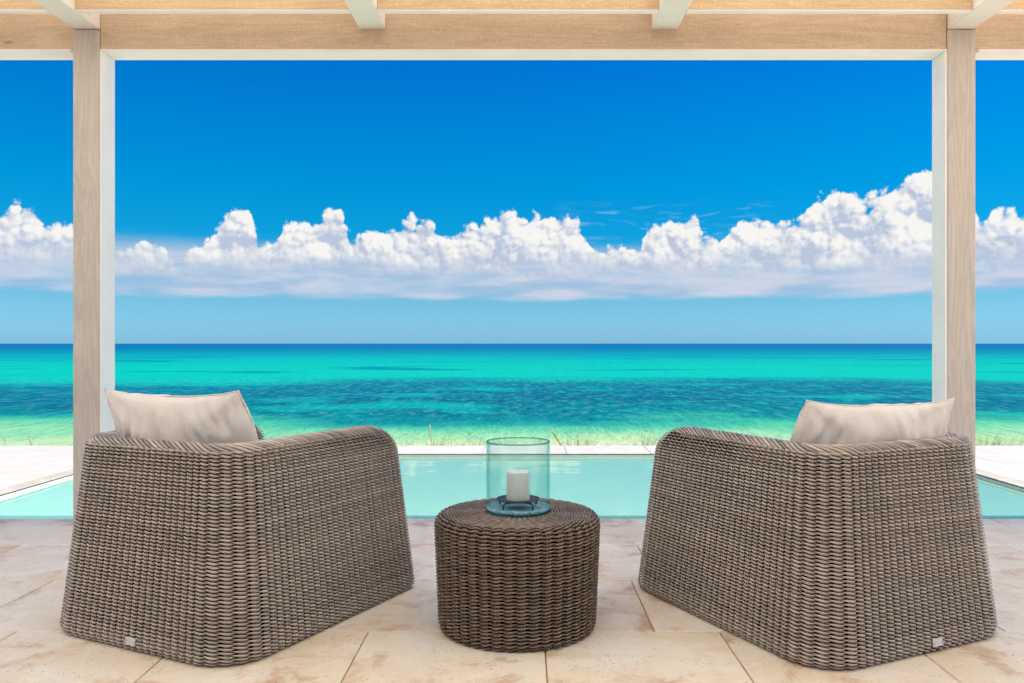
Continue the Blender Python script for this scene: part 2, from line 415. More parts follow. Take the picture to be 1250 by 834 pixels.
# ------------------------------------------------------------------ terrain and sea
M_bounce = simple('pale_bounce', (.66, .61, .53), .8, scale=3)  # for unseen slabs added to bounce sunlight onto the chairs
def grid_mesh(name, xs, ys, fz):
    v = [(x_, y_, fz(x_, y_)) for y_ in ys for x_ in xs]; nx = len(xs)
    f = [(j*nx+i, j*nx+i+1, (j+1)*nx+i+1, (j+1)*nx+i) for j in range(len(ys)-1) for i in range(nx-1)]
    me = bpy.data.meshes.new(name); me.from_pydata(v, [], f); me.polygons.foreach_set('use_smooth', [True]*len(f)); me.update(); return me
def bounce_slab(x0, x1):
    return kind(boxobj('unseen_bounce_slab', (x0, x1, -9, 4.67, -.30, -.004), M_bounce, c=0), 'structure')
xs = [-40000, -8000, -1500, -300, -100, -50, -25, 0, 25, 50, 100, 300, 1500, 8000, 40000]
ys = [30, 34, 40, 50, 70, 100, 160, 300, 700, 2000, 6000, 18000, 45000]
kind(link('sea', grid_mesh('sea', xs, ys, lambda x_, y_: SEA_Z), M_sea), 'structure')
def dune(x_, y_):
    t = min(1, max(0, (y_-8.1)/23.)); b_ = -.32-2.75*t**1.15
    if y_ < 4: b_ = -1.6
    return b_+.10*mnoise.noise(Vector((x_*.5, y_*.5, 0)))
kind(link('beach', grid_mesh('beach', [i*1.0 for i in range(-60, 61)], [8.2+i*.8 for i in range(33)], dune), M_sand), 'structure')
kind(link('ground', grid_mesh('ground', [-60, -11, 11, 60], [-30, -9, 4, 8.2], lambda x_, y_: -1.65 if abs(x_) < 30 else -2), M_sand), 'structure')

# ------------------------------------------------------------------ clouds: a far ring of cumulus above a stratus layer
M_cloud = bpy.data.materials.new('cloud_bank'); M_cloud.use_nodes = True; M_cloud.cycles.emission_sampling = 'NONE'
N = NT(M_cloud.node_tree); N.n.clear()
d = N.vm('NORMALIZE', N.node('ShaderNodeNewGeometry').outputs['Position'])
x, y, z = N.sep(d)
hor = N.m('SQRT', N.m('ADD', N.m('MULTIPLY', x, x), N.m('MULTIPLY', y, y)))
el = N.m('DIVIDE', z, N.m('MAXIMUM', hor, 1e-4)); az = N.m('ARCTAN2', x, y)
# cumulus bank: its top follows a curve of azimuth
tops = [(0,262),(30,247),(60,275),(88,272),(140,306),(162,302),(178,293),(198,296),(212,322),(222,318),(237,300),(258,283),(270,264),(294,250),(308,268),(320,292),(334,292),
        (346,275),(370,268),(392,260),(412,250),(420,266),(428,281),(440,284),(462,280),(490,269),(515,263),(530,276),(545,290),(560,275),(580,268),(602,262),(626,252),(640,260),(655,257),(672,256),
        (690,262),(705,268),(716,290),(732,298),(748,292),(775,298),(792,276),(812,267),(846,264),(862,286),(880,285),(892,270),(922,258),(950,256),(966,264),(990,250),(1010,236),(1020,229),
        (1040,234),(1062,236),(1092,222),(1140,206),(1170,212),(1190,250),(1204,268),(1216,252),(1236,252),(1250,262)]
A0, A1 = -.60, .60
pts = []
for px, py in tops:
    a = math.atan((px-640)/1000.); e_ = (419.5-py)/1000.*math.cos(a)
    pts.append(((a-A0)/(A1-A0), e_/.25))
pts = sorted(pts)
fc = N.node('ShaderNodeFloatCurve'); cv = fc.mapping.curves[0]
cv.points[0].location = (0, .50); cv.points[1].location = (1, .55)
for p in pts: cv.points.new(*p)
for p in cv.points: p.handle_type = 'AUTO_CLAMPED'
fc.mapping.update()
N.l.new(N.mr(az, A0, A1, smooth=False), fc.inputs['Value'])
env_in = N.m('MULTIPLY', fc.outputs[0], .25)
env_n = N.mr(N.noise(N.comb(N.m('MULTIPLY', x, 3), N.m('MULTIPLY', y, 3), 4.2), 1.6, 2), .35, .7, .10, .21)
inside = N.mr(N.m('ABSOLUTE', az), .56, .60, 1, 0)
env = N.m('ADD', N.m('MULTIPLY', env_in, inside), N.m('MULTIPLY', env_n, N.m('SUBTRACT', 1, inside)))

def billow_group():
    g = bpy.data.node_groups.new('billow', 'ShaderNodeTree')
    g.interface.new_socket('V', in_out='INPUT', socket_type='NodeSocketVector')
    g.interface.new_socket('H', in_out='OUTPUT', socket_type='NodeSocketFloat')
    G = NT(g); gi = g.nodes.new('NodeGroupInput'); go = g.nodes.new('NodeGroupOutput')
    v = gi.outputs[0]
    wv = G.noise(v, 22, 3, .5, out=1)
    v2 = G.vm('ADD', v, G.vm('SCALE', G.vm('SUBTRACT', wv, (.5, .5, .5)), sc_=.018))
    tot = None
    for s_, a_ in ((24, .42), (52, .26), (110, .16), (230, .08), (480, .03)):
        dd = G.vor(v2, s_, 'SMOOTH_F1', .25)
        h = G.m('SUBTRACT', 1, G.m('MULTIPLY', dd, dd))
        h = G.m('MULTIPLY', h, a_)
        tot = h if tot is None else G.m('ADD', tot, h)
    g.links.new(tot, go.inputs[0]); return g
bg = billow_group()
def billow(v):
    n = N.n.new('ShaderNodeGroup'); n.node_tree = bg; N._in(n.inputs[0], v); return n.outputs[0]
b0 = billow(d)
LD = Vector((.60, 0, .80)) * .006
b1 = billow(N.vm('ADD', d, tuple(LD)))
b2 = billow(N.vm('ADD', d, tuple(LD*3)))
over = N.m('SUBTRACT', env, el)                                 # > 0 below the top curve
dens = N.m('ADD', N.m('ADD', over, .003), N.m('MULTIPLY', N.m('SUBTRACT', b0, .79), .062))
alpha = N.mr(dens, -.0015, .0050)
base_n = N.noise(N.mapping(d, scale=(1, 1, 5)), 9, 4, .6)
base = N.m('ADD', .088, N.m('MULTIPLY', N.m('SUBTRACT', base_n, .5), .05))
lowfade = N.mr(el, N.m('SUBTRACT', base, .016), N.m('ADD', base, .020))
alpha = N.m('MULTIPLY', alpha, lowfade)
lit = N.m('ADD', .62, N.m('ADD', N.m('MULTIPLY', N.m('SUBTRACT', b0, b1), 4.2), N.m('MULTIPLY', N.m('SUBTRACT', b0, b2), 1.9)))  # sunlit and shaded sides of the billows, put into the cloud colour
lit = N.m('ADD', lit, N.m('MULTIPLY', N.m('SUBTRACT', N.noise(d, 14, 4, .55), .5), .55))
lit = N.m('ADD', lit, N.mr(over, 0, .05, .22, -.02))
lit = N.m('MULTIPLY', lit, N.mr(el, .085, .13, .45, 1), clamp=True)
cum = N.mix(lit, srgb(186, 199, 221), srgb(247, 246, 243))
# stratus layer under the bank
sn = N.noise(N.mapping(d, scale=(1, 1, 7)), 7, 6, .6, .4)
sn2 = N.noise(N.mapping(d, loc=(3, 1, 2), scale=(1, 1, 6)), 11, 4, .5)
edge = N.m('MULTIPLY', N.m('SUBTRACT', sn2, .5), .016)
st_b = N.mr(N.m('ADD', el, edge), .051, .061)
st_t = N.mr(N.m('ADD', el, edge), .098, .125, 1, 0)
st_a = N.m('MULTIPLY', N.m('MULTIPLY', st_b, st_t), N.mr(sn, .30, .58, .62, .98))
st_c = N.mix(N.mr(sn2, .34, .62), srgb(168, 195, 224), srgb(206, 213, 230))
# cirrus wisps above
wn = N.noise(N.mapping(d, rot=(0, R(12), 0), scale=(1, 1, 6)), 11, 6, .62, 1.2)
wi = N.m('MULTIPLY', N.m('MULTIPLY', N.m('MULTIPLY', N.mr(wn, .50, .70, 0, .45), N.m('MULTIPLY', N.mr(az, .03, .08), N.mr(az, .22, .32, 1, 0))), N.mr(el, .11, .135)), N.mr(el, .155, .175, 1, 0))

inv = lambda a_: N.m('SUBTRACT', 1, a_)
a1 = N.m('ADD', wi, N.m('MULTIPLY', inv(wi), st_a))
col = N.mix(N.m('DIVIDE', st_a, N.m('MAXIMUM', a1, 1e-4)), srgb(190, 215, 235), st_c)
a2 = N.m('ADD', alpha, N.m('MULTIPLY', inv(alpha), a1))
col = N.mix(N.m('DIVIDE', alpha, N.m('MAXIMUM', a2, 1e-4)), col, cum)
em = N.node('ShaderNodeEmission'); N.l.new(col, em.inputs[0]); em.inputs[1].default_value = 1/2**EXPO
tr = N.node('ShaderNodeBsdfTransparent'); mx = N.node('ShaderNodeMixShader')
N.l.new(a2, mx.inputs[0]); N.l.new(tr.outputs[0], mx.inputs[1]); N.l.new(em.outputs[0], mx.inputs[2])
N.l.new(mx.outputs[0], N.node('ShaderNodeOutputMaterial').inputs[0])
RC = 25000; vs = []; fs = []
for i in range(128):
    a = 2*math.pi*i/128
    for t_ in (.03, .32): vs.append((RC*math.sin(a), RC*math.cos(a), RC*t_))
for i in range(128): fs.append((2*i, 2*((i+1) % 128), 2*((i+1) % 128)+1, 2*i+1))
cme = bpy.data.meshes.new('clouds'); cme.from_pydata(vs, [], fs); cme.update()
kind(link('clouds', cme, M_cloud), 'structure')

# ------------------------------------------------------------------ terrace floor, tiles
T = .61
floor = kind(boxobj('terrace_floor', (-5.5, 5.5, -3.05, 4.675, -.30, -.0065), M_grout, c=0), 'structure')
JG = .0022
def tile_mesh(name, w_, d_, th, c=.0025):
    q = MB(); q.box(-w_/2+JG, w_/2-JG, -d_/2+JG, d_/2-JG, -th, 0, c); return q.mesh(name)
full = tile_mesh('tile', T, T, .02)
full.materials.append(M_trav)
offs = {4.375: .21, 3.765: -.05, 3.155: .4525-.61, 2.545: .068, 1.935: .30}
ry = 4.68 - T/2; k_ = 0
while ry > -3:
    off = offs.get(round(ry, 3), random.uniform(0, T))
    i0 = -8
    for i in range(i0, 9):
        cx = off+T/2+i*T
        if cx-T/2 > -5.5 and cx+T/2 < 5.5:
            o = link('tile', full, None, floor); o.location = (cx, ry, random.uniform(-.0008, .0004)); o.rotation_euler = (random.uniform(-.0008, .0008), random.uniform(-.0008, .0008), random.choice((0, math.pi/2, math.pi)))
    ry -= T

bounce_slab(-13, -5.505); bounce_slab(5.505, 13)  # added out of view; sunlit slabs brighten the chairs' outer sides
# ------------------------------------------------------------------ pool and its deck
PX, PY0, PY1, DY = 3.49, 4.68, 7.46, 8.03
WZ = -.034
deck = MB()
deck.box(-10, -PX-.02, 4.68, DY-.02, -.5, -.0085); deck.box(PX+.02, 10, 4.68, DY-.02, -.5, -.0085); deck.box(-PX-.02, PX+.02, PY1+.02, DY-.02, -.5, -.0085)
deck = kind(deck.build('pool_deck', M_grout), 'structure')
dt = {}
def deck_piece(x0, x1, y0, y1, th=.0078, name='tile', mt=None):
    key = (round(x1-x0, 3), round(y1-y0, 3), th)
    if key not in dt: dt[key] = tile_mesh(name, key[0], key[1], th, .0015); dt[key].materials.append(mt or M_deck)
    o = link(name, dt[key], None, deck); o.location = ((x0+x1)/2, (y0+y1)/2, random.uniform(-.0006, .0006)); return o
CW = .135
n_r = 5; rh = (DY-4.68)/n_r
for sgn in (-1, 1):
    for j in range(n_r):                      # stones along the pool's sides
        y0 = 4.68+j*rh; a_, b_ = PX-.012, PX-.012+CW
        deck_piece(*( (a_, b_) if sgn > 0 else (-b_, -a_)), y0, y0+rh, name='coping_stone', mt=M_edge)
        sh = .3 if j % 2 else 0
        x0 = b_
        first = .67-sh
        while x0 < 9.4:
            x1 = x0+(first if x0 == b_ else .67)
            deck_piece(*((x0, x1) if sgn > 0 else (-x1, -x0)), y0, y0+rh); x0 = x1
nx = 9; wx = 2*(PX-.012)/nx
for i in range(nx): deck_piece(-PX+.012+i*wx, -PX+.012+(i+1)*wx, PY1-.012, DY, name='coping_stone')
# basin: plastered floor and walls, a white band at the waterline with a dark slot above it
pool = MB()
def wall_ring(x_, ya, yb, z0, z1): return [(-x_, ya, z0), (x_, ya, z0), (x_, yb, z0), (-x_, yb, z0), (-x_, ya, z1), (x_, ya, z1), (x_, yb, z1), (-x_, yb, z1)]
ringf = [(0,4,5,1),(1,5,6,2),(2,6,7,3),(3,7,4,0)]
pool.add(wall_ring(PX, PY0, PY1, -1.1, -.053), ringf); pool.add([(-PX, PY0, -1.1), (PX, PY0, -1.1), (PX, PY1, -1.1), (-PX, PY1, -1.1)], [(0, 1, 2, 3)])
pool = kind(pool.build('pool_basin', M_plaster), 'structure')
bd = MB()
t_ = .04
for dims in ((-PX-t_, -PX+.003, PY0, PY1+t_), (PX-.003, PX+t_, PY0, PY1+t_), (-PX+.003, PX-.003, PY1-.003, PY1+t_)): bd.box(*dims, -.055, -.0150)
bd.build('waterline_band', M_band, pool)
sl = MB()
for dims in ((-PX-t_, -PX+.001, PY0, PY1+t_), (PX-.001, PX+t_, PY0, PY1+t_), (-PX+.001, PX-.001, PY1-.001, PY1+t_)): sl.box(*dims, -.0148, -.0088)
sl.build('dark_slot', M_dark, pool)
wm = MB(); wm.add([(-PX, PY0, WZ), (PX, PY0, WZ), (PX, PY1, WZ), (-PX, PY1, WZ)], [(0, 1, 2, 3)])
kind(wm.build('pool_water', M_water), 'structure')

# ------------------------------------------------------------------ out of view: house wall darkened for the light, diffuser added over the pergola
kind(boxobj('unseen_house_wall', (-2.8, 2.8, -1.9, -1.6, -.002, 2.72), M_wall, c=0), 'structure')  # unseen; placed and darkened to shape reflections on the chairs
diffuser = MB(); diffuser.box(-6.0, 6.0, -3.04, 4.86, 2.955, 2.962)
DIFFUSER = kind(diffuser.build('unseen_light_diffuser', M_diffuser), 'structure')  # added, unseen: spreads the sun softly below the rafters

# ------------------------------------------------------------------ pergola
P0, P1 = 4.50, 4.652         # front and back of the posts
HB, HT = 2.609, 2.93         # header
RZ = 2.73
pg = tag(empty('pergola', (0, 4.5, 0)), 'whitewashed timber pergola of posts, beam and rafters framing the sea view', 'pergola')
def part(name, dims, m_, c=.003):
    o = boxobj(name, dims, m_, c=c); o.parent = pg; o.location = (0, -4.5, 0); return o
XL0, XL1, XR0, XR1 = -2.480, -2.336, 2.327, 2.480
for a_, b_ in ((XL0, XL1), (XR0, XR1), (-7.2, -7.056), (7.056, 7.2)):
    if abs(a_) < 3 :
        part('post', (a_, b_, P0, P1, 0, RZ-.004), M_post, .004)
# header in three lengths between the posts
segs = ((-5.6, XL0-.001), (XL1+.001, XR0-.001), (XR1+.001, 5.6))
TB = .012
for i, (a_, b_) in enumerate(segs):
    part('header_beam', (a_, b_, P0+.010, P1-.012, HB+TB+.001, HT), M_fascia)
# white boards lining the openings, mitred at the corners
def mitre(x0, x1, z0, z1, cl, cr):
    """board lining the underside from x0 to x1, ends cut at 45 degrees where cl / cr"""
    q = MB(); y0, y1 = P0+.006, P1-.002
    a_, b_ = (z1-z0 if cl else 0), (z1-z0 if cr else 0)
    q.add([(x0+a_, y0, z0), (x1-b_, y0, z0), (x1, y0, z1), (x0, y0, z1), (x0+a_, y1, z0), (x1-b_, y1, z0), (x1, y1, z1), (x0, y1, z1)],
          [(0,1,2,3),(7,6,5,4),(0,4,5,1),(2,6,7,3),(0,3,7,4),(1,5,6,2)])
    o = q.build('lining_board', M_white_x, pg); o.location = (0, -4.5, 0); return o
mitre(segs[0][0], segs[0][1]-TB-.001, HB, HB+TB, False, True)
mitre(segs[1][0], segs[1][1], HB, HB+TB, True, True)
mitre(segs[2][0]+TB+.001, segs[2][1], HB, HB+TB, True, False)
def upright(x0, x1, left):
    q = MB(); y0, y1 = P0+.006, P1-.002; h_ = HB-.001
    t2 = x1-x0
    # the slanted top meets the level board
    za, zb = (h_+TB, h_) if left else (h_, h_+TB)
    q.add([(x0, y0, 0), (x1, y0, 0), (x1, y0, zb), (x0, y0, za), (x0, y1, 0), (x1, y1, 0), (x1, y1, zb), (x0, y1, za)],
          [(0,1,2,3),(7,6,5,4),(0,4,5,1),(2,6,7,3),(0,3,7,4),(1,5,6,2)])
    o = q.build('lining_board', M_white_z, pg); o.location = (0, -4.5, 0)
upright(XL1+.001, XL1+TB, True); upright(XR0-TB, XR0-.001, False)
# rafters running back over the terrace, with blocking boards between them
RX = [-4.02, -2.408, -.837, .773, 2.4035, 4.0]
RW = .144
for xr in RX: part('rafter', (xr-RW/2, xr+RW/2, -3.04, P0+.008 if abs(abs(xr)-2.4) > .1 else P1, RZ, HT+.02), M_rafter, .004)
for yb in (4.258, 2.9, 1.5, .1, -1.3):
    for i in range(len(RX)-1):
        part('blocking_board', (RX[i]+RW/2+.001, RX[i+1]-RW/2-.001, yb, yb+.040, RZ+.006, HT), M_fascia2, .002)
for i in range(len(RX)-1):
    part('edge_strip', (RX[i]+RW/2+.002, RX[i+1]-RW/2-.002, 4.257, 4.299, RZ+.0005, RZ+.0055), M_white_x, 0)

# ------------------------------------------------------------------ wicker chair
Wb, Wt, Db, ybt, yft, rb, H = .888, .740, 1.001, .067, .955, .150, .676
FH, FV = .185, .115          # rounding of the arms' front top corner
TH = .044
def midpath(w_, yb, yf, r_):
    h = w_/2-TH/2; y0 = yb+TH/2; r2 = r_-TH/2; out = []; wt = []
    def seg(a, b, n_, wgt):
        for t in np.linspace(0, 1, n_, endpoint=False): out.append(((a[0]+(b[0]-a[0])*t), (a[1]+(b[1]-a[1])*t))); wt.append(wgt)
    def arc(cx, cy, a0, a1, n_):
        for t in np.linspace(a0, a1, n_, endpoint=False): out.append((cx+r2*math.cos(t), cy+r2*math.sin(t))); wt.append(.74)
    ye = yf-TH/2
    seg((h, ye), (h, y0+r2), 40, 1); arc(h-r2, y0+r2, 0, -math.pi/2, 16)
    seg((h-r2, y0), (-h+r2, y0), 30, 1); arc(-h+r2, y0+r2, -math.pi/2, -math.pi, 16)
    seg((-h, y0+r2), (-h, ye), 40, 1); out.append((-h, ye)); wt.append(1)
    return np.array(out), np.array(wt)
def normals(P):
    t = np.gradient(P, axis=0); t /= np.linalg.norm(t, axis=1)[:, None]; return np.stack([-t[:, 1], t[:, 0]], 1)
def loop_at(z_):
    """closed loop of the wall section at height z: outer, cap, inner, cap"""
    t = z_/H
    w_ = Wb+(Wt-Wb)*t; yb = ybt*t; yf = Db+(yft-Db)*t
    if z_ > H-FV:
        u = min(1, (z_-(H-FV))/FV); yf -= FH*(1-math.sqrt(max(0, 1-u*u)))
    ins = 0
    if z_ < .035: ins = .016*(1-z_/.035)**2
    P, wt = midpath(w_-2*ins, yb+ins, yf-ins, rb+(.115-rb)*t)
    n_ = normals(P)
    hw = TH/2
    if z_ > H-.028:
        u = min(1, (z_-(H-.028))/.028); hw *= math.sqrt(max(.02, 1-u*u))
    n_o = n_
    outer = P+n_o*hw; inner = (P-n_o*hw)[::-1]
    def cap(c_, n0, sgn):
        a0 = math.atan2(n0[1], n0[0]); return np.array([(c_[0]+hw*math.cos(a0+sgn*t_), c_[1]+hw*math.sin(a0+sgn*t_)) for t_ in np.linspace(0, math.pi, 8)[1:-1]])
    c1 = cap(P[-1], n_o[-1], -1); c2 = cap(P[0], -n_o[0], -1)
    L = np.concatenate([outer, c1, inner, c2]); W_ = np.concatenate([wt, np.ones(6), wt[::-1], np.ones(6)])
    return L, W_, P, n_o
nO = 40+16+30+16+40+1
L0, W0, _, _ = loop_at(H*.45)
seglen = np.linalg.norm(np.roll(L0, -1, 0)-L0, axis=1)*W0
cum_ = np.concatenate([[0], np.cumsum(seglen)]); total = cum_[-1]
NST = int(round(total/.0305/2)*2)
SPS = 6
def resample(L, n_s, u0=0, u1=None):
    u = np.linspace(0, total, n_s, endpoint=False)
    Lc = np.vstack([L, L[:1]])
    return np.stack([np.interp(u, cum_, Lc[:, 0]), np.interp(u, cum_, Lc[:, 1])], 1), u
def loop_norm(Q):
    t = np.roll(Q, -1, 0)-np.roll(Q, 1, 0); t /= np.linalg.norm(t, axis=1)[:, None]; return np.stack([-t[:, 1], t[:, 0]], 1)
MS = NST*SPS
u_outer_end = cum_[nO+6]
weft = Strands(); weft_in = Strands()
rowp = .0117
zs = np.arange(.010, H-.018, rowp)
rng = np.random.default_rng(3)
UP = np.array([0, 0, 1.0])
for j, z_ in enumerate(zs):
    L, _, _, _ = loop_at(z_); L2, _, _, _ = loop_at(min(H, z_+.006))
    Q, u = resample(L, MS); Q2, _ = resample(L2, MS)
    nn = loop_norm(Q); up3 = np.concatenate([Q2-Q, np.full((MS, 1), .006)], 1); up3 /= np.linalg.norm(up3, axis=1)[:, None]
    n3 = np.concatenate([nn, np.zeros((MS, 1))], 1)
    phi0 = np.arange(MS)*math.pi/SPS
    if z_ > .30: sel = slice(0, MS); closed = True
    else:
        e_ = int(np.searchsorted(u, u_outer_end)+SPS); sel = np.r_[MS-SPS*3:MS, 0:e_]; closed = False
    jit = np.interp(np.arange(MS), np.arange(0, MS, SPS*2), rng.normal(0, .00007, len(np.arange(0, MS, SPS*2))))
    for s_ in (0, 1):
        ph = phi0+s_*math.pi
        cp = np.cos(ph); off = np.sign(cp)*np.abs(cp)**.8*.0076; dz = np.sin(ph)*.0023+jit; fr_ = np.clip(cp, 0, 1)**.7
        P3 = np.concatenate([Q, np.full((MS, 1), z_)], 1)+n3*off[:, None]+up3*dz[:, None]
        weft.add(P3[sel], n3[sel], up3[sel], (.0019+.0013*fr_)[sel], (.0019+.0022*fr_)[sel], 6, closed, shade=min(1, max(0, .5+rng.normal()*.13)))
stake = Strands()
zk = np.linspace(.006, H-.02, 12)
Ls = [resample(loop_at(z_)[0], MS)[0] for z_ in zk]
Ns = [loop_norm(q) for q in Ls]
for k_ in range(NST):
    i = k_*SPS
    if u[i] > u_outer_end: continue
    for sd in (-1, 1):
        P3 = []
        for z_, q, n_ in zip(zk, Ls, Ns):
            tt = np.array([-n_[i][1], n_[i][0]]); b_ = q[i]+tt*.0034*sd-n_[i]*.0022; P3.append((b_[0], b_[1], z_))
        P3 = np.array(P3); nv = np.repeat([[Ns[5][i][0], Ns[5][i][1], 0]], len(zk), 0); tv = np.repeat([[-Ns[5][i][1], Ns[5][i][0], 0]], len(zk), 0)
        stake.add(P3, nv, tv, .0027, .0027, 5, False)
# rim: strands laid slanting over the top of the wall
rim = Strands()
zc = H-.022
t_ = zc/H
Pm, _ = midpath(Wb+(Wt-Wb)*t_, ybt*t_, Db+(yft-Db)*t_-.004, rb+(.115-rb)*t_)
cm0 = np.concatenate([[0], np.cumsum(np.linalg.norm(np.diff(Pm, axis=0), axis=1))])
# denser samples, then the drop at the rounded front corners
sg = np.unique(np.concatenate([np.linspace(0, FH, 30)**1.0, FH*(1-np.cos(np.linspace(0, math.pi/2, 30))), np.linspace(FH, cm0[-1]-FH, 150), cm0[-1]-FH*(1-np.cos(np.linspace(0, math.pi/2, 30)))]))
Pm = np.stack([np.interp(sg, cm0, Pm[:, 0]), np.interp(sg, cm0, Pm[:, 1])], 1); nm = normals(Pm)
ed = np.minimum(sg, cm0[-1]-sg)
FV2 = FV-.03
drop = np.where(ed < FH, FV2*(1-np.sqrt(np.maximum(0, 1-((FH-ed)/FH)**2))), 0)
Pm = Pm+nm*(drop*.122)[:, None]
P3m = np.concatenate([Pm, (zc-drop)[:, None]], 1)
cm = np.concatenate([[0], np.cumsum(np.linalg.norm(np.diff(P3m, axis=0), axis=1))])
tm = np.gradient(P3m, axis=0); tm /= np.linalg.norm(tm, axis=1)[:, None]
nm3 = np.concatenate([nm, np.zeros((len(nm), 1))], 1); um3 = np.cross(tm, nm3); um3 *= np.sign(um3[:, 2:3]+1e-9)
def at_s(A_, ss): return np.stack([np.interp(ss, cm, A_[:, k2]) for k2 in range(3)], 1)
nr_ = int(cm[-1]/.0250)
for k_ in range(-1, nr_+1):
    for q_, dq in ((0, 0),):
        s0 = (k_+.5)*.0250+dq; A_ = np.linspace(-.55, math.pi+.4, 12)
        ss = s0+(A_+.55)/math.pi*.140
        if ss[-1] > cm[-1] or ss[0] < 0: continue
        c3 = at_s(P3m, ss); n3_ = at_s(nm3, ss); u3_ = at_s(um3, ss)
        rad = .0210+.0012*np.sin(A_+q_)
        o3 = n3_*np.cos(A_)[:, None]+u3_*np.sin(A_)[:, None]
        P3 = c3+o3*rad[:, None]
        t3 = np.gradient(P3, axis=0); t3 /= np.linalg.norm(t3, axis=1)[:, None]
        o3 = o3-t3*(o3*t3).sum(1)[:, None]; o3 /= np.linalg.norm(o3, axis=1)[:, None]
        rim.add(P3, o3, np.cross(t3, o3), .0052, .0056, 6, False, shade=min(1, max(0, .5+rng.normal()*.22)))
# near-black skin added inside wall and rim, as shade behind the weave holes
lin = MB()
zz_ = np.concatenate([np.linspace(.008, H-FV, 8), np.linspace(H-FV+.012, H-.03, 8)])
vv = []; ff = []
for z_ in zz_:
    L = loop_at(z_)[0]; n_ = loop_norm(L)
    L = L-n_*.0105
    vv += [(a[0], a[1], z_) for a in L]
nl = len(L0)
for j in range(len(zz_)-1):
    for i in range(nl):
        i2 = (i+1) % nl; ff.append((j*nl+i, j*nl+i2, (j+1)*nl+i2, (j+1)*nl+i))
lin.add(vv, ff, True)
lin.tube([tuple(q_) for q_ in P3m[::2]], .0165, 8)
lin_me = lin.mesh('wall_shade_skin'); lin_me.materials.append(M_hole_shade)
weft_me = weft.mesh('weave'); weft_me.materials.append(M_wick_chair)
stake_me = stake.mesh('upright_canes'); stake_me.materials.append(M_wick_chair)
rim_me = rim.mesh('braided_rim'); rim_me.materials.append(M_wick_chair)

def pillow_mesh(name, W_, Hh, Tk, seed, ear=.045, fl=1):
    n_ = 64; v = []; f = []
    for side in (1, -1):
        base_ = len(v)
        for j in range(n_+1):
            for i in range(n_+1):
                u_, w_ = 2*i/n_-1, 2*j/n_-1
                u_ = math.copysign(abs(u_)**.85, u_); w_ = math.copysign(abs(w_)**.85, w_)
                x_ = W_/2*u_*(1-ear*1.5*(1-w_*w_)); z_ = Hh/2*w_*(1-ear*2.1*(1-abs(u_)**3))
                bg_ = math.sin(math.pi*(1-w_)/1.7) if w_ > -.7 else 0
                x_ += (fl if u_ > 0 else 1-fl)*u_*.052*bg_
                t = max(0, (1-u_*u_)*(1-w_*w_))**.46*(1-.12*(u_*u_+w_*w_))
                # creases: pull lines running in from the corners and down from the seams
                cr = mnoise.noise(Vector((u_*5.0+seed, w_*1.1, seed*3)))
                cr2 = mnoise.noise(Vector((u_*11+w_*4*math.copysign(1, u_), w_*2.2, seed*7+side)))
                ra = math.atan2(1-w_+.05, 1-abs(u_)+.05); rd = math.hypot(1-w_, 1-abs(u_))
                cr3 = math.sin(ra*9+seed+math.copysign(1.3, u_))*math.exp(-rd*2.2)*min(1, rd*3)
                m_ = min(1, t*1.8)
                y_ = side*(Tk/2*t+(-abs(cr)*.034+.010)*m_+cr2*.009*m_+cr3*.014*m_)
                x_ += .006*mnoise.noise(Vector((w_*3, seed, side))); z_ += .006*mnoise.noise(Vector((u_*4, seed+5, 0)))
                v.append((x_, y_, z_))
        for j in range(n_):
            for i in range(n_):
                a = base_+j*(n_+1)+i; q = (a, a+1, a+n_+2, a+n_+1)
                f.append(q if side < 0 else q[::-1])
    me = bpy.data.meshes.new(name); me.from_pydata(v, [], f)
    import bmesh
    bm = bmesh.new(); bm.from_mesh(me); bmesh.ops.remove_doubles(bm, verts=bm.verts, dist=.0004)
    for fa in bm.faces: fa.smooth = True
    bm.to_mesh(me); bm.free(); me.materials.append(M_linen); return me, (W_, Hh, ear, seed)

seat_q = MB()
seat_q.box(-.33, .33, .10, .93, .10, .26, .01)
seat_me = seat_q.mesh('seat'); seat_me.materials.append(M_wick_chair)
cush = MB(); cush.box(-.335, .335, .13, .95, .262, .37, .03); cush_me = cush.mesh('seat_pad'); cush_me.materials.append(M_linen)
plate = MB(); plate.box(-.023, .023, -.0015, .0015, -.0125, .0125, .0006); plate_me = plate.mesh('maker_plate'); plate_me.materials.append(M_metal)
rv = MB(); rv.lathe([(0, .0012), (.0012, .001), (.0015, 0)], 8); rv_me = rv.mesh('rivet'); rv_me.materials.append(M_iron)
ft = MB(); ft.lathe([(0, 0), (.014, 0), (.014, .012), (0, .012)], 12); ft_me = ft.mesh('foot'); ft_me.materials.append(M_foot)

def chair(pose, label, plate_x, plate_z):
    tx, ty, a_ = pose
    c = tag(empty('wicker_armchair', (tx, ty, 0), a_), label, 'armchair', 'wicker armchairs facing the sea')
    for nm_, me_ in (('weave', weft_me), ('upright_canes', stake_me), ('braided_rim', rim_me)):
        kind(link(nm_, me_, None, c), 'stuff')
    link('wall_shade_skin', lin_me, None, c)
    s_ = link('seat', seat_me, None, c); link('seat_pad', cush_me, None, s_)
    y_ = ybt*plate_z/H
    p_ = link('maker_plate', plate_me, None, c); p_.location = (plate_x, y_-.010, plate_z); p_.rotation_euler = (-math.atan2(ybt, H), 0, 0)
    for sx in (-1, 1):
        r_ = link('rivet', rv_me, None, p_); r_.location = (sx*.0195, -.0015, 0); r_.rotation_euler = (R(90), 0, 0)
    for fx in (-1, 1):
        for fy in (.075, .93):
            f_ = link('foot', ft_me, None, c); f_.location = (fx*(Wb/2-.07), fy, 0)
    return c
chL = chair((-1.281, 2.661, R(-26.0)), 'grey-brown wicker armchair left of the drum table, its back to us, pillow showing above it', .010, .036)
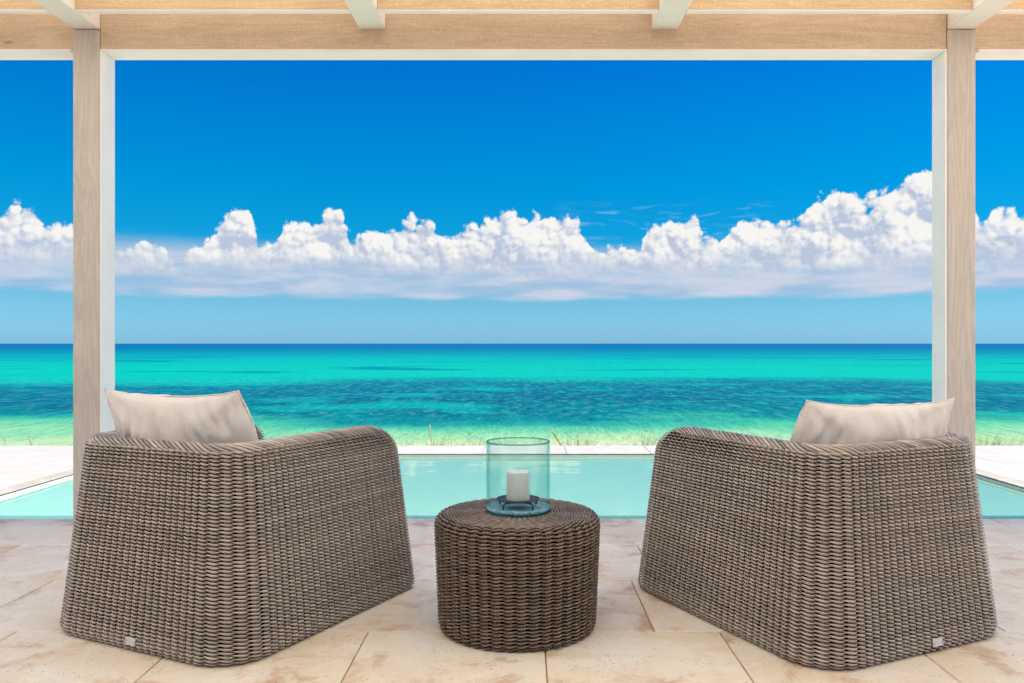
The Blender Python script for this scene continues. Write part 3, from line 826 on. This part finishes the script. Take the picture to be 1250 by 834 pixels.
chR = chair((1.291, 2.6305, R(25.4)), 'grey-brown wicker armchair right of the drum table, its back to us, pillow showing above it', .045, .036)
def pillow(ch, sgn, xc, z_top, W_, Hh, Tk, seed, label, y_top=.135, lean=17, roll=0, yaw=0):
    fl = 1 if sgn > 0 else 0
    me, (w_, h_, ear, sd) = pillow_mesh('throw_pillow', W_, Hh, Tk, seed, fl=fl)
    M_ = Matrix.Translation(ch.location) @ Matrix.Rotation(ch.rotation_euler.z, 4, 'Z')
    o = link('throw_pillow', me)
    ln = R(lean)
    cz = z_top-Hh/2*math.cos(ln); cy = y_top+Hh/2*math.sin(ln)
    o.matrix_world = M_ @ Matrix.Translation((xc, cy, cz)) @ Matrix.Rotation(R(yaw), 4, 'Z') @ Matrix.Rotation(ln, 4, 'X') @ Matrix.Rotation(R(roll), 4, 'Y')
    tag(o, label, 'pillow', 'beige pillows in the wicker armchairs')
    # stitched seam running round the edge
    q = MB(); P_ = []
    for sgn_, axis in ((1, 0), (1, 1), (-1, 0), (-1, 1)):
        for t in np.linspace(-1, 1, 24, endpoint=False):
            u_, v_ = (t*sgn_, -sgn_) if axis == 0 else (sgn_, t*sgn_)
            P_.append((w_/2*u_*(1-ear*1.5*(1-v_*v_))+(fl if u_ > 0 else 1-fl)*u_*.052*(math.sin(math.pi*(1-v_)/1.7) if v_ > -.7 else 0), 0, h_/2*v_*(1-ear*2.1*(1-abs(u_)**3))))
    P_.append(P_[0]); q.tube(P_, .0022, 6); q.build('seam', M_linen, o)
    return o
pillow(chL, 1, -.020, .842, .51, .50, .19, 1.7, 'beige linen pillow propped in the left wicker armchair, in front of the left post', y_top=.155, yaw=15, lean=19)
pillow(chR, -1, .004, .812, .56, .48, .19, 5.2, 'beige linen pillow propped in the right wicker armchair, in front of the right post', y_top=.155, yaw=-14, lean=19)

# ------------------------------------------------------------------ drum table
TC = (-.025, 2.914); RT, HTB = .286, .398
tb = tag(empty('drum_table', (TC[0], TC[1], 0)), 'round brown wicker drum table between the two armchairs, a glass lantern on it', 'side table')
ns = 42; sps = 8; Mt = ns*sps; th_ = np.arange(Mt)*2*np.pi/Mt
rad_v = np.stack([np.cos(th_), np.sin(th_), np.zeros(Mt)], 1)
def profile(s_):
    """s from the foot of the side wall up over the shoulder to the middle: radius, height, outward normal"""
    rc = .034; rb_ = .030; side = HTB-rc-rb_
    taper = .014
    if s_ < rb_*math.pi/2:
        a = s_/rb_; return RT-taper-rb_+rb_*math.sin(a)+.0, rb_-rb_*math.cos(a), (math.sin(a), -math.cos(a))
    s_ -= rb_*math.pi/2
    if s_ < side: return RT-taper*(1-s_/side), rb_+s_, (1, 0)
    s_ -= side
    if s_ < rc*math.pi/2:
        a = s_/rc; return RT-rc+rc*math.cos(a), HTB-rc+rc*math.sin(a), (math.cos(a), math.sin(a))
    s_ -= rc*math.pi/2
    return RT-rc-s_, HTB, (0, 1)
S_side = .030*math.pi/2*.0+(HTB-.034-.030)+.030*math.pi/2+.034*math.pi/2
tw = Strands(); tt_ = Strands()
s_ = .016
while s_ < S_side+.17:
    top_ = s_ > S_side-.034*math.pi/2*.35
    pitch = .0117 if not top_ else .0098
    r_, z_, (nr1, nz1) = profile(s_); r2_, z2_, _ = profile(s_+.004)
    n3 = rad_v*nr1+UP*nz1
    u3 = rad_v*(r2_-r_)+UP*(z2_-z_); u3 /= np.linalg.norm(u3, axis=1)[:, None]
    base3 = rad_v*r_+UP*z_
    A = .0064 if not top_ else .0058
    jit = np.interp(np.arange(Mt), np.arange(0, Mt, sps*2), rng.normal(0, .0005, ns//2))
    for q_ in (0, 1):
        ph = th_*ns/2+q_*math.pi; fr_ = np.clip(np.cos(ph), 0, 1)**.7
        P3 = base3+n3*(np.cos(ph)*A)[:, None]+u3*((np.sin(ph)*(.0018 if not top_ else .0024))+jit)[:, None]
        rv1, rv2 = (.0020+.0011*fr_, .0020+.0020*fr_) if not top_ else (.0028, .0030)
        (tt_ if top_ else tw).add(P3, n3, u3, rv1, rv2, 6, True, shade=min(1, max(0, .45+rng.normal()*.25)))
    s_ += pitch
ts = Strands()
for k_ in range(ns):
    a = 2*math.pi*k_/ns; rv_ = np.array([math.cos(a), math.sin(a), 0]); tv_ = np.array([-math.sin(a), math.cos(a), 0])
    for sd in (-1, 1):
        P3 = []; NN = []
        for q in np.linspace(.012, S_side+.10, 26):
            r_, z_, (n1, n2) = profile(q); P3.append(rv_*r_+UP*z_+tv_*.0046*sd*(1 if r_ > .2 else r_/.2)); NN.append(rv_*n1+UP*n2)
        ts.add(np.array(P3), np.array(NN), np.repeat(tv_[None], 26, 0), .0030, .0030, 5, False)
for nm_, ss_ in (('woven_side', tw), ('woven_top', tt_), ('upright_canes', ts)):
    me_ = ss_.mesh(nm_); me_.materials.append(M_wick_table); kind(link(nm_, me_, None, tb), 'stuff')
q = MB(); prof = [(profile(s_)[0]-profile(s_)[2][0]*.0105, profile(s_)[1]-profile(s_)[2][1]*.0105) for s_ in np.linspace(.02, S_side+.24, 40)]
q.lathe(prof, 64); q.build('drum_shade_skin', M_hole_shade, tb)  # near-black skin added inside the drum to shade the weave holes

# ------------------------------------------------------------------ hurricane lantern, candle holder, candle
LZ = HTB+.0075; LR = .1135; LH = .248
def th(name, label, cat, zoff): return tag(empty(name, (TC[0]+.003, TC[1], zoff)), label, cat)
lan = th('glass_lantern', 'open aqua glass cylinder lantern standing on the wicker drum table', 'lantern', LZ)
q = MB(); wl = .0045
q.lathe([(LR-.002, .018), (LR, .03), (LR+.0005, .12), (LR, LH-.004)], 96)
q.lathe([(LR-wl, LH-.004), (LR-wl+.0005, .12), (LR-wl, .03), (LR-wl-.004, .018)], 96)
q.build('glass_wall', M_glass, lan)
q = MB(); q.lathe([(LR-wl, LH-.004), (LR-wl-.0003, LH-.001), (LR-wl/2, LH+.0012), (LR+.0003, LH-.001), (LR, LH-.004)], 96); q.build('rim', M_glass_rim, lan)
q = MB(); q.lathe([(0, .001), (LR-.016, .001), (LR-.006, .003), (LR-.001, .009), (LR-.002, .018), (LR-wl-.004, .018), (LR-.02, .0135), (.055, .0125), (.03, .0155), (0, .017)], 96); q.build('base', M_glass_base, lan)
q = MB(); q.lathe([(LR-.005, .0008), (LR+.0006, .004), (LR+.0004, .009), (LR-.0012, .011)], 96); q.build('foot_ring', M_glass_foot, lan)
hol = th('candle_holder', 'dark iron dish on four bent legs inside the glass lantern', 'candle holder', LZ+.0145)
hol.scale = (1, 1, .86)
q = MB(); q.lathe([(0, .027), (.066, .027), (.074, .030), (.0775, .0345), (.0765, .0355), (.072, .032), (.065, .0295), (0, .0295)], 64); q.build('dish', M_iron, hol)
for a in (R(38), R(142), R(232), R(308)):
    ca, sa = math.cos(a), math.sin(a); q = MB()
    q.tube([(ca*r_, sa*r_, z_) for r_, z_ in ((.0, .0235), (.05, .0235), (.070, .0238), (.078, .0225), (.082, .018), (.083, .012), (.083, 0.0))], .0034, 8); q.build('leg', M_iron, hol)
can_ = th('candle', 'plain white pillar candle standing on the iron dish inside the lantern', 'candle', LZ+.0145+.0295*.86)
can_.scale = (1, 1, .92)
q = MB(); q.lathe([(0, 0), (.040, 0), (.0412, .003), (.0405, .105), (.0395, .1095), (.036, .111), (.02, .1092), (0, .1085)], 64); q.build('wax', M_wax, can_)
q = MB(); q.tube([(0, 0, .108), (.001, 0, .113), (.003, .001, .118)], .0011, 6); q.build('wick', M_wick, can_)

# ------------------------------------------------------------------ beach grass behind the deck
def grass(px, label, n_, hgt, spread, lean, plume=0, yy=8.5, m_=None, name='grass_tuft', low=False):
    x_ = (px-640)/1000*yy; z0 = dune(x_, yy)-.03
    o = tag(empty(name, (x_, yy, z0)), label, 'beach plant' if low else 'beach grass', 'plants on the dune behind the pool deck')
    q = MB(); rr = random.Random(px)
    for i in range(n_):
        a = rr.uniform(0, 6.28); b_ = rr.uniform(0, spread); hh = hgt*rr.uniform(.72, 1)
        sx, sy = math.cos(a)*b_*.25, math.sin(a)*b_*.25
        le = lean+math.cos(a)*rr.uniform(.1, .6); wd = rr.uniform(.0032, .0062)
        P_ = []
        for t in np.linspace(0, 1, 6):
            P_.append((sx+le*hh*t*t*.7, sy+math.sin(a)*hh*t*t*.3, hh*(t-.12*t*t*abs(le))))
        for k2 in range(5):
            w0, w1 = wd*(1-k2/5.2), wd*(1-(k2+1)/5.2); p0_, p1_ = P_[k2], P_[k2+1]
            q.add([(p0_[0]-w0, p0_[1], p0_[2]), (p0_[0]+w0, p0_[1]+.001, p0_[2]), (p1_[0]+w1, p1_[1]+.001, p1_[2]), (p1_[0]-w1, p1_[1], p1_[2])], [(0, 1, 2, 3)])
    q.build('blades', m_ or M_blade, o)
    for k2 in range(plume):
        q = MB(); ox = rr.uniform(-.02, .02); hh = hgt*rr.uniform(.92, 1.12); le = lean-.10
        P_ = [(ox+le*hh*t*t, 0, hh*t) for t in np.linspace(0, 1, 8)]; q.tube(P_, [.003]*8, 5)
        q.build('stalk', M_straw, o)
        q = MB()
        for i in range(46):
            t = rr.uniform(.62, 1.02); c_ = Vector((ox+le*hh*t*t, 0, hh*t)); dv = Vector((rr.uniform(-1, 1), rr.uniform(-1, 1), rr.uniform(.2, 1.2))).normalized()*rr.uniform(.012, .028)
            s1 = Vector((.0028, 0, .0028)); q.add([c_, c_+dv*.5+s1, c_+dv, c_+dv*.5-s1], [(0, 1, 2, 3)])
        q.build('seed_head', M_straw, o)
    return o
GB = .40   # height from the dune to the deck level at the grass
grass(10, 'leaning pale seed stalk at the far left edge, above the white deck', 5, GB-.02, .03, -.05, 1)
grass(42, 'leaning pale seed stalk just left of the left post', 6, GB-.02, .03, -.05, 1)
grass(489, 'sparse thin grass beside the left armchair arm, by the pool deck edge', 12, GB+.09, .10, 0, 0)
grass(530, 'green and straw grass clump with a tall bent stalk, right of the left armchair', 34, GB+.10, .12, .05, 1)
grass(545, 'low yellow-green plant between the tall stalk clump and the lantern', 26, GB+.05, .25, .1, 0, m_=M_green, name='low_beach_plant', low=True)
grass(577, 'low yellow-green plant just left of the glass lantern', 40, GB+.055, .35, 0, 0, m_=M_green, name='low_beach_plant', low=True)
grass(613, 'thin dry stalks seen through and behind the glass lantern rim', 8, GB+.10, .05, .05, 0, m_=M_straw)
grass(694, 'tall dry stalk with seed head right of the lantern', 8, GB+.08, .05, -.25, 2)
grass(709, 'bushy green grass clump right of the lantern', 48, GB+.14, .14, .1, 0)
grass(772, 'thin straw stalks a little left of the right armchair', 10, GB+.10, .08, -.35, 0, m_=M_straw)
grass(784, 'green grass clump beside the right armchair arm', 34, GB+.13, .12, .15, 0)
grass(1200, 'green grass clump just right of the right post', 60, GB+.14, .25, .2, 0)
grass(1222, 'low grass in the middle of the right-hand opening', 50, GB+.09, .5, .1, 0)
grass(1242, 'low grass at the far right edge, above the white deck', 40, GB+.09, .4, .1, 0)
